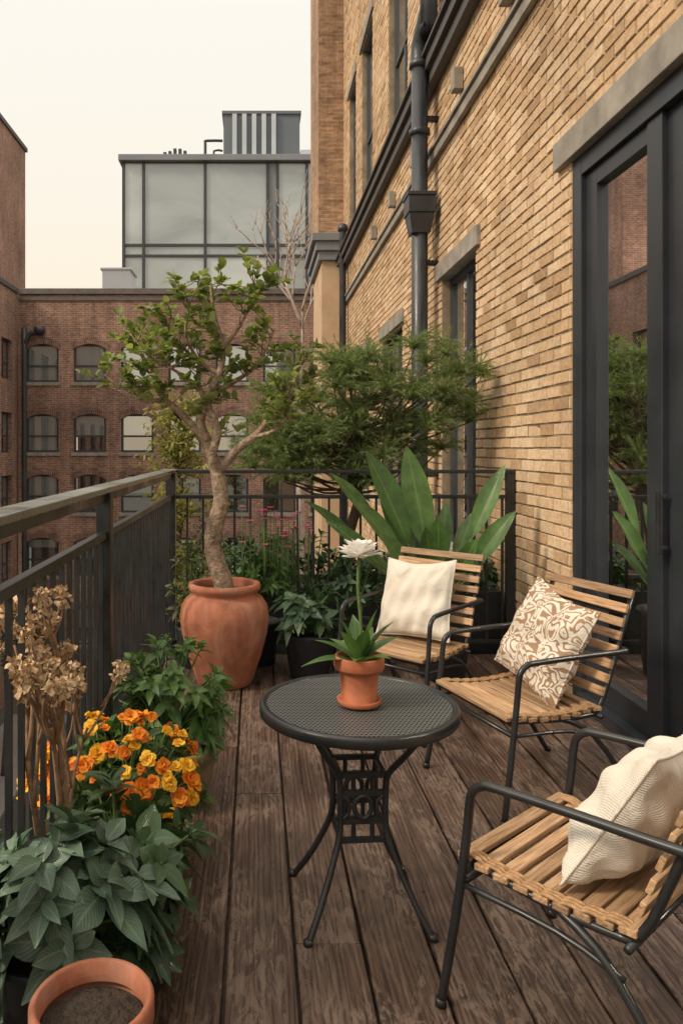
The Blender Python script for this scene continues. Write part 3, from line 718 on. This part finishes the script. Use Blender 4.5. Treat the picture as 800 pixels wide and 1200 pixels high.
FP=empty('potted_flower',(.335,2.50,.666))
m=MB(); lathe(m,[(0,.002),(.062,.002),(.068,.004),(.072,.02),(.068,.022),(.058,.012),(.055,.012),(.064,.105),(.066,.115),(.079,.117),(.082,.125),(.081,.155),(.077,.16),(.069,.158),(.066,.14)],(0,0,0),48); m.build('pot',[TERRA2],FP,True)
m=MB(); lathe(m,[(0,.14),(.04,.143),(.067,.138)],(0,0,0),24); m.build('soil',[SOIL],FP,True)
m=MB(); tube(m,[(0,0,.13),(.006,0,.25),(-.004,.0,.38),(.0,0,.475)],[.006,.0055,.005,.006],8,1,4)
for (a,el,L,W) in [(200,15,.2,.055),(170,38,.17,.05),(230,60,.19,.055),(350,62,.21,.06),(15,40,.18,.055),(310,30,.14,.05),(95,65,.2,.055),(285,72,.17,.055),(255,30,.13,.05),(60,50,.17,.05),(130,35,.15,.045),(330,78,.24,.05),(190,75,.2,.05)]:
    a=math.radians(a);e=math.radians(el); dd=Vector((math.cos(a)*math.cos(e),math.sin(a)*math.cos(e),math.sin(e)))
    leaf(m,(.012*math.cos(a),.012*math.sin(a),.14),dd,Z if el<60 else Vector((-math.cos(a),-math.sin(a),.5)),L,W,.25,.35,8,0,.75,1,.01)
m.build('leaves',[L_MID,STEM],FP,True)
m=MB()
for ring_,(cnt,el,L) in enumerate([(12,6,.072),(12,22,.070),(11,38,.062),(10,54,.052),(8,70,.040),(5,84,.028)]):
    for k in range(cnt):
        a=2*math.pi*(k+.5*ring_)/cnt+R.uniform(-.12,.12); e=math.radians(el+R.uniform(-8,8))
        leaf(m,(0,0,.478+ring_*.002),(math.cos(a)*math.cos(e),math.sin(a)*math.cos(e),math.sin(e)),(-math.cos(a)*math.sin(e),-math.sin(a)*math.sin(e),math.cos(e)),L*R.uniform(.9,1.1),.034,-.14,.35,6,0,1.4,.65,.02)
m.build('petals',[P_WH],FP,True)

# ============================================================ PLANTS
def pot(prof,mat_,parent,loc,soilz,soilr):
    m=MB(); lathe(m,prof,loc,56,0,.004); o=m.build('pot',[mat_],parent,True)
    m=MB(); lathe(m,[(0,soilz+.012),(soilr*.6,soilz+.006),(soilr,soilz)],loc,28); m.build('soil',[SOIL],parent,True)
PT=empty('potted_tree'); c=(-.2,4.90,0)
prof=[(0,.004),(.165,.004),(.175,.012),(.19,.06),(.235,.19),(.272,.33),(.284,.43),(.274,.50),(.245,.545),(.212,.57),(.205,.585),(.226,.60),(.232,.62),(.226,.640),(.208,.645),(.19,.63),(.187,.58)]
pot(prof,TERRA,PT,c,.585,.19)
m=MB()
def br(pts,r0,r1,n=9,mi=0):
    k=len(pts); tube(m,pts,[r0+(r1-r0)*i/(k-1) for i in range(k)],n,mi,6,.06); return pts
Y=4.9
trunk=br([(-.2,Y,.55),(-.215,Y,.66),(-.275,Y+.02,.85),(-.262,Y-.01,1.0),(-.225,Y,1.16),(-.245,Y+.01,1.34)],.064,.046,12)
A=br([(-.245,Y+.01,1.32),(-.30,Y+.04,1.50),(-.355,Y+.02,1.66),(-.31,Y-.02,1.82),(-.235,Y-.03,1.97),(-.21,Y+.01,2.14),(-.27,Y+.04,2.36),(-.29,Y+.03,2.56)],.042,.008)
A2=br([(-.235,Y,1.34),(-.275,Y-.05,1.46),(-.24,Y-.06,1.60),(-.30,Y-.02,1.76),(-.37,Y+.03,1.92),(-.36,Y+.05,2.1)],.034,.010)
B=br([(-.31,Y+.03,1.54),(-.44,Y+.03,1.68),(-.56,Y-.04,1.79),(-.70,Y-.10,1.80),(-.83,Y-.12,1.86),(-.94,Y-.13,1.96)],.028,.006)
C=br([(-.24,Y,1.35),(-.12,Y-.05,1.49),(-.0,Y-.10,1.58),(.10,Y-.08,1.70),(.19,Y-.04,1.78),(.25,Y-.05,1.95),(.31,Y-.05,2.1)],.033,.006)
C2=br([(-.02,Y-.10,1.57),(.10,Y-.2,1.60),(.2,Y-.25,1.70),(.3,Y-.26,1.8)],.016,.005)
Dd=br([(-.30,Y-.02,1.83),(-.14,Y+.06,1.93),(-.02,Y+.12,2.02),(.06,Y+.12,2.14),(.12,Y+.14,2.28)],.020,.006)
E=br([(-.24,Y-.03,1.97),(-.40,Y+.08,2.08),(-.52,Y+.12,2.22),(-.60,Y+.12,2.38)],.018,.005)
F_=br([(-.22,Y,2.12),(-.10,Y-.08,2.27),(-.03,Y-.1,2.42),(.0,Y-.1,2.52)],.014,.005)
G=br([(-.58,Y-.04,1.79),(-.66,Y+.05,1.94),(-.72,Y+.08,2.08),(-.80,Y+.08,2.18)],.014,.005)
H_=br([(-.36,Y+.05,2.05),(-.44,Y-.08,2.2),(-.42,Y-.12,2.38),(-.46,Y-.12,2.52)],.012,.004)
I_=br([(-.37,Y+.02,1.9),(-.5,Y-.12,1.98),(-.62,Y-.2,2.04),(-.74,Y-.22,2.16)],.012,.004)
lv=MB()
def twigs(P,n,t0=.35,Ls=(.10,.24),LL=(.05,.088)):
    sp,_=spline(P,.01,6)
    for i in range(n):
        k=int((t0+(1-t0)*(i+R.random())/n)*(len(sp)-1)); k=min(k,len(sp)-1); o=sp[k]
        d=(rdir(-.25,.9)+Vector((0,0,.35))); d.normalize(); L=R.uniform(*Ls)
        e=o+d*L; md=o+d*L*.5+rdir()*.02
        tube(m,[o,md,e],[.005,.0035,.002],5,0,2)
        for q in range(R.randint(8,12)):
            t=R.uniform(.3,1.05); pp=o+(e-o)*t
            ld=(d*.6+rdir(-.3,.9)).normalized()
            l=R.uniform(*LL); leaf(lv,pp,ld,(rdir(.1,1)+Z).normalized(),l,l*R.uniform(.5,.68),R.uniform(0,.35),.3,4,0,.95,.8)
for P,n in[(A,20),(A2,10),(B,18),(C,22),(C2,11),(Dd,17),(E,16),(F_,16),(G,15),(H_,15),(I_,14)]: twigs(P,n)
m.build('trunk_and_branches',[BARK],PT,True); lv.build('leaves',[L_TREE],PT,True)

FT=empty('feathery_conifer_tree'); m=MB(); base=Vector((.78,6.18,.34))
mainp=[base,(.74,6.2,.75),(.82,6.17,1.1),(.76,6.2,1.45),(.82,6.2,1.8)]
tube(m,mainp,[.05,.045,.04,.03,.02],10,0,6,.06)
nv=[];nf=[];nu=[]
cl=[]
for i in range(88):
    for _ in range(80):
        x=R.uniform(-.04,1.74); z=R.uniform(1.20,2.34); y=R.uniform(5.88,6.5)
        top=2.32-.22*((x-1.0)/.8)**2-(.12 if x<.40 else 0); bot=1.14+.30*max(0,(x-.8)) 
        if bot<z<top and all((Vector((x,y,z))-q).length>.12 for q in cl): break
    cl.append(Vector((x,y,z)))
def needles(P0,P1,cnt,nl,wd):
    ax=(P1-P0); axn=ax.normalized()
    for q in range(cnt):
        t=(q+R.random())/cnt; p=P0+ax*t
        d=(axn*.9+rdir()*.65).normalized(); l=nl*R.uniform(.6,1.2)
        s=d.cross(rdir())
        if s.length<.01: continue
        s=s.normalized()*wd
        o=len(nv); e=p+d*l-Z*l*.12
        nv.extend([p-s,p+s,e]); nf.append((o,o+1,o+2)); nu.extend([(.3,0),(.7,0),(.5,1)])
for c in cl:
    j=Vector(mainp[2]).lerp(Vector(mainp[4]),R.random())
    mid=j.lerp(c,.5)-Z*.06+rdir()*.04
    tube(m,[j,mid,c],[.014,.009,.004],6,0,4)
    for sidx in range(40):
        d=rdir(-.4,1.0); d=(d+Vector((0,-.1,.55))).normalized(); L=R.uniform(.14,.27)
        p=c.copy()
        for k in range(4):
            q=p+d*(L/4)
            if q.x>XW-.04: break
            needles(p,q,13,.040,.0024); p=q; d=(d-Z*.26+rdir()*.08).normalized()
m.build('trunk_and_branches',[BARK2],FT,True)
mm=MB(); mm.v=[tuple(p) for p in nv]; mm.f=nf; mm.uv=nu; mm.mi=[0]*len(nf); mm.build('foliage',[L_NEED],FT)

BP=empty('bird_of_paradise_plant'); c=(1.22,5.05,0)
pot([(0,.004),(.14,.004),(.15,.01),(.19,.40),(.2,.42),(.195,.44),(.17,.43),(.165,.38)],DPOT,BP,c,.40,.168)
m=MB(); bx=Vector((1.2,5.05,.40))
for (tx,tz,ty,L,W) in [(.68,1.58,5.02,.78,.18),(.98,1.62,5.1,.80,.19),(.46,1.40,5.15,.62,.13),(1.66,1.46,5.05,.60,.13),(1.68,1.15,4.9,.5,.13),(.42,1.07,4.95,.5,.11),(1.30,1.20,5.25,.5,.11),(.82,1.30,5.25,.6,.14),(1.15,1.12,4.85,.40,.13),(.60,1.22,4.85,.55,.14),(1.5,1.12,5.25,.45,.11),(1.05,1.05,4.78,.38,.12),(1.40,.98,4.8,.38,.11),(.75,1.0,4.75,.40,.12),(1.60,.92,5.1,.4,.11),(.55,.92,5.1,.45,.11),(.30,1.18,5.2,.5,.09)]:
    tip=Vector((tx,ty,tz)); d=(tip-bx); dn=d.normalized(); st=tip-dn*L
    cpt=bx.lerp(st,.5)+Z*.03
    tube(m,[bx+Vector((R.uniform(-.05,.05),R.uniform(-.05,.05),0)),cpt,st,st+dn*.05],[.014,.011,.008,.006],8,1,4)
    nrm=Vector((-d.x*.5+R.uniform(-.6,.6),-1,.7)); leaf(m,st,dn+Z*.12,nrm,L,W,.14,.45,16,0,.85,.75,.025)
m.build('leaves',[L_BAN,STEM],BP,True)

def potted_bush(name,c,potprof,potmat,sz,sr,blist,mats):
    E_=empty(name); pot(potprof,potmat,E_,c,sz,sr); m=MB()
    for b in blist: whorls(m,**b)
    m.build('foliage',mats,E_,True); return E_
dp=lambda r,h:[(0,.004),(r*.7,.004),(r*.74,.01),(r*.97,h-.03),(r,h-.02),(r,h),(r*.93,h+.002),(r*.88,h-.05)]
potted_bush('hosta_plant',(.35,5.02,0),dp(.17,.30),DPOT,.26,.15,[dict(c=(.33,5.0,.32),rx=.26,ry=.24,rz=.32,ns=38,nl=7,L=.13,W=.065,droop=.5)],[STEM,L_DARK])
potted_bush('leafy_shrub',(-.42,5.3,0),dp(.14,.28),DPOT,.25,.12,[dict(c=(-.42,5.28,.35),rx=.24,ry=.2,rz=.62,ns=44,nl=7,L=.10,W=.035,droop=.3,inner=.4)],[STEM,L_RED])
potted_bush('leafy_shrub',(.02,5.35,0),dp(.15,.3),DPOT,.26,.13,[dict(c=(.05,5.3,.5),rx=.30,ry=.18,rz=.48,ns=60,nl=8,L=.10,W=.032,droop=.3,inner=.4)],[STEM,L_MID])
potted_bush('leafy_shrub',(.72,5.35,0),dp(.15,.3),DPOT,.26,.13,[dict(c=(.7,5.3,.42),rx=.32,ry=.18,rz=.42,ns=50,nl=7,L=.11,W=.045,droop=.35,inner=.4)],[STEM,L_DARK])
E_=empty('pink_flowers'); m=MB()
for i in range(30):
    q=Vector((R.uniform(-.1,.36),5.10+R.uniform(-.06,.06),.95+R.uniform(-.12,.16)))
    tube(m,[(q.x,5.3,.4),q],[.004,.003],5,1,0)
    for k in range(6):
        a=k*1.05; leaf(m,q,(math.cos(a),math.sin(a)*.8,.5),Z,.034,.026,.2,.1,3,0,1.1,.8)
m.build('blossoms',[P_PK,STEM],E_,True)
E_=empty('planter_hedge'); m=MB()
for x in np.arange(-.2,1.8,.22): whorls(m,c=(float(x),6.05+R.uniform(-.1,.1),.36),rx=.2,ry=.25,rz=R.uniform(.35,.6),ns=22,nl=7,L=.12,W=.05,droop=.35,inner=.35,zb=.1)
m.build('foliage',[STEM,L_DARK],E_,True)
E_=empty('yellowing_tree'); m=MB(); lv=MB(); o=Vector((-1.25,12.5,-8))
tube(m,[o,(-1.2,12.5,-4),(-1.3,12.6,-1),(-1.2,12.5,1.2)],[.14,.11,.07,.03],8,0,4)
for i in range(80):
    a=R.random(); p0=Vector((-1.25,12.5,-4+6.0*a)); d=rdir(.1,.9); L=R.uniform(.5,1.1)*(1.15-.6*a); e=p0+d*L
    tube(m,[p0,p0+d*L*.5+rdir()*.05,e],[.02,.012,.005],5,0,2)
    for k in range(60):
        pp=p0+(e-p0)*R.uniform(.2,1.1)+rdir()*.15; leaf(lv,pp,rdir(-.6,.5),rdir(.2,1),R.uniform(.08,.14),.045,.3,.2,3)
m.build('trunk_and_branches',[BARK2],E_,True); lv.build('leaves',[L_YEL],E_,True)
E_=empty('bare_tree'); m=MB()
def rec(p,d,L,r,lev):
    e=p+d*L; tube(m,[p,p+d*L*.5+rdir()*L*.05,e],[r,r*.8,r*.6],5,0,2)
    if lev>=6: return
    for k in range(3 if lev<5 else 2):
        nd=(d+rdir(-.2,.7)*.55+Z*.13).normalized(); rec(e if k<2 else p+d*L*.6,nd,L*R.uniform(.62,.82),r*.66,lev+1)
tube(m,[(1.3,22,-8),(1.25,22,-2),(1.3,22,3.2)],[.16,.12,.085],8,0,3)
rec(Vector((1.3,22,3.0)),Vector((.02,0,1)),1.95,.075,1)
m.build('branches',[TWIG],E_,True)
E_=empty('courtyard_trees'); m=MB(); lv=MB()
for (x,y,h,rr) in [(-1.6,17,5.2,1.3),(-7.4,16,3.5,1.2),(-7.2,22,4,1.4),(-1.4,24,5.5,1.5),(.9,12,6.2,1.2),(-3.6,9,3.4,1.3),(-2.6,5.5,4.2,1.2),(-2.0,3.4,3.8,1.1)]:
    tube(m,[(x,y,-8),(x+.1,y,-8+h*.5),(x,y,-8+h)],[.12,.09,.05],7,0,3)
    for i in range(900):
        q=rdir(-.7,1); k=R.uniform(.5,1)**.5; n_=1+.25*math.sin(q.x*5+q.z*4+x); p=Vector((x,y,-8+h))+q*rr*k*n_
        leaf(lv,p,rdir(),rdir(),R.uniform(.12,.22),.09,.2,.2,2)
m.build('trunks',[BARK2],E_,True); lv.build('leaves',[L_DARK],E_,True)

# ---- foreground left planting
potted_bush('leafy_plant',(-.36,3.28,0),[(0,.004),(.12,.004),(.14,.02),(.19,.17),(.2,.21),(.215,.22),(.218,.25),(.2,.255),(.18,.22)],TANPOT,.22,.18,
 [dict(c=(-.38,3.30,.26),rx=.36,ry=.30,rz=.42,ns=95,nl=7,L=.10,W=.046,droop=.5,inner=.45,zb=.0)],[STEM,L_MID])
E_=potted_bush('marigold_plant',(-.43,2.62,0),dp(.17,.26),DPOT,.22,.15,[dict(c=(-.46,2.64,.24),rx=.31,ry=.30,rz=.30,ns=90,nl=7,L=.10,W=.045,droop=.4,inner=.5)],[STEM,L_MID])
m=MB()
for i in range(88):
    q=rdir(.25,1); k=R.uniform(.9,1.18); p=Vector((-.47,2.62,.27))+Vector((q.x*.33,q.y*.30,q.z*.29*k))
    ax=(q+Z*.5+Vector((.1,-.5,0))+rdir()*.6).normalized(); u=ax.cross(Vector((.2,.1,1))).normalized(); v=ax.cross(u)
    tube(m,[(-.47+q.x*.12,2.62+q.y*.12,.3),p],[.003,.003],5,1,0)
    s=R.uniform(.5,1.1); pm=3 if R.random()<.38 else 0
    for rg,(cn,el,L) in enumerate([(5,.1,.036),(5,.45,.030),(3,.95,.018)]):
        for k2 in range(cn):
            a=2*math.pi*(k2+.5*rg)/cn+i+R.uniform(-.2,.2); e2=el+R.uniform(-.25,.25)
            dd=(u*math.cos(a)+v*math.sin(a))*math.cos(e2)+ax*math.sin(e2); leaf(m,p,dd,ax,s*L*R.uniform(.8,1.15),s*.036,R.uniform(-.1,.4),R.uniform(-.4,.3),5,pm,1.4,.6,.10)
    lathe(m,[(0,.006),(.004,.004),(.005,0)],p,6,2)
m.build('blossoms',[P_OR,STEM,P_CEN,P_YE],E_,True)
potted_bush('broadleaf_plant',(-.38,2.16,0),dp(.17,.25),DPOT,.21,.15,[dict(c=(-.38,2.16,.2),rx=.27,ry=.27,rz=.34,ns=52,nl=7,L=.13,W=.065,droop=.5,inner=.5,zb=-.25)],[STEM,L_DARK])
potted_bush('rosette_plant',(-.52,1.92,0),dp(.13,.26),DPOT,.22,.12,[dict(c=(-.49,1.92,.26),rx=.24,ry=.16,rz=.34,ns=24,nl=9,L=.165,W=.085,droop=.28,inner=.7,zb=0,upl=.12,seg=7,a=.9,wave=.04,fold=.25)],[STEM,L_BLUE])
E_=empty('terracotta_planter'); pot([(0,.004),(.085,.004),(.09,.01),(.112,.28),(.126,.285),(.130,.295),(.130,.335),(.124,.343),(.114,.34),(.108,.30)],TERRA,E_,(-.345,1.62,0),.29,.108)
E_=empty('dried_hydrangea'); m=MB(); fl=MB()
pb=Vector((-.53,2.04,.25))
def drec(p,d,L,r,lev):
    e=p+d*L; tube(m,[p,p+d*L*.5+rdir()*L*.08,e],[r,r*.85,r*.7],7,0,3)
    if lev>=4:
        for k in range(11):
            q=e+rdir()*.017; s=R.uniform(.007,.012)
            for j in range(3): leaf(fl,q,rdir(),rdir(),s*1.9,s*1.7,.1,.4,2,0,1,.7)
        return
    for k in range(3 if lev<3 else 2):
        nd=(d+rdir(-.1,.6)*.48+Z*.15); nd.x=nd.x*.8; drec(p+d*L*R.uniform(.55,1),nd.normalized(),L*R.uniform(.52,.75),r*.66,lev+1)
drec(pb,Vector((.04,0,1)).normalized(),.42,.013,1); drec(pb+Vector((-.03,.03,0)),Vector((-.12,-.05,1)).normalized(),.42,.011,1); drec(pb+Vector((.0,.05,0)),Vector((.06,.1,1)).normalized(),.36,.009,1)
m.build('stems',[DRY],E_,True); fl.build('dried_blossoms',[DRYF],E_,True)

# ============================================================ LIGHT / CAMERA
W=bpy.data.worlds.new('World'); S.world=W; W.use_nodes=True; nt=W.node_tree; bg=nt.nodes['Background']
el,az=40,-112
sky=nt.nodes.new('ShaderNodeTexSky'); sky.sky_type='NISHITA'; sky.sun_disc=False
sky.sun_elevation=math.radians(el); sky.sun_rotation=math.radians(az); sky.dust_density=4; sky.air_density=1.2
sz=sep(nt,coord(nt,'Generated'))[2]
over=ramp(nt,sz,[(0,(.345,.275,.185)),(.14,(.350,.303,.228)),(.30,(.348,.320,.272)),(.50,(.350,.334,.298)),(.75,(.60,.555,.485)),(1,(.82,.76,.67))])
over=mixc(nt,1,over,(27,27,27,1),'MULTIPLY')
cmix=mixc(nt,.86,sky.outputs[0],over)
nt.links.new(cmix,bg.inputs[0]); bg.inputs[1].default_value=.118
sd=bpy.data.lights.new('sun','SUN'); sd.energy=2.5; sd.angle=math.radians(10); sd.color=(1,.84,.64)
so=bpy.data.objects.new('sun',sd); S.collection.objects.link(so)
a=math.radians(az); e=math.radians(el)
dirv=Vector((math.sin(a)*math.cos(e),math.cos(a)*math.cos(e),math.sin(e)))
so.rotation_euler=dirv.to_track_quat('Z','Y').to_euler(); so.location=(0,0,20)
cam=bpy.data.cameras.new('camera'); co=bpy.data.objects.new('camera',cam); S.collection.objects.link(co)
co.location=(0,0,1.5); co.rotation_euler=(math.radians(90),0,0)
cam.sensor_fit='VERTICAL'; cam.sensor_height=36; cam.lens=27; cam.shift_x=.0833; cam.shift_y=-.0625; cam.clip_end=3000; cam.clip_start=.05
S.camera=co
S.view_settings.view_transform='Standard'; S.view_settings.look='None'; S.view_settings.exposure=0
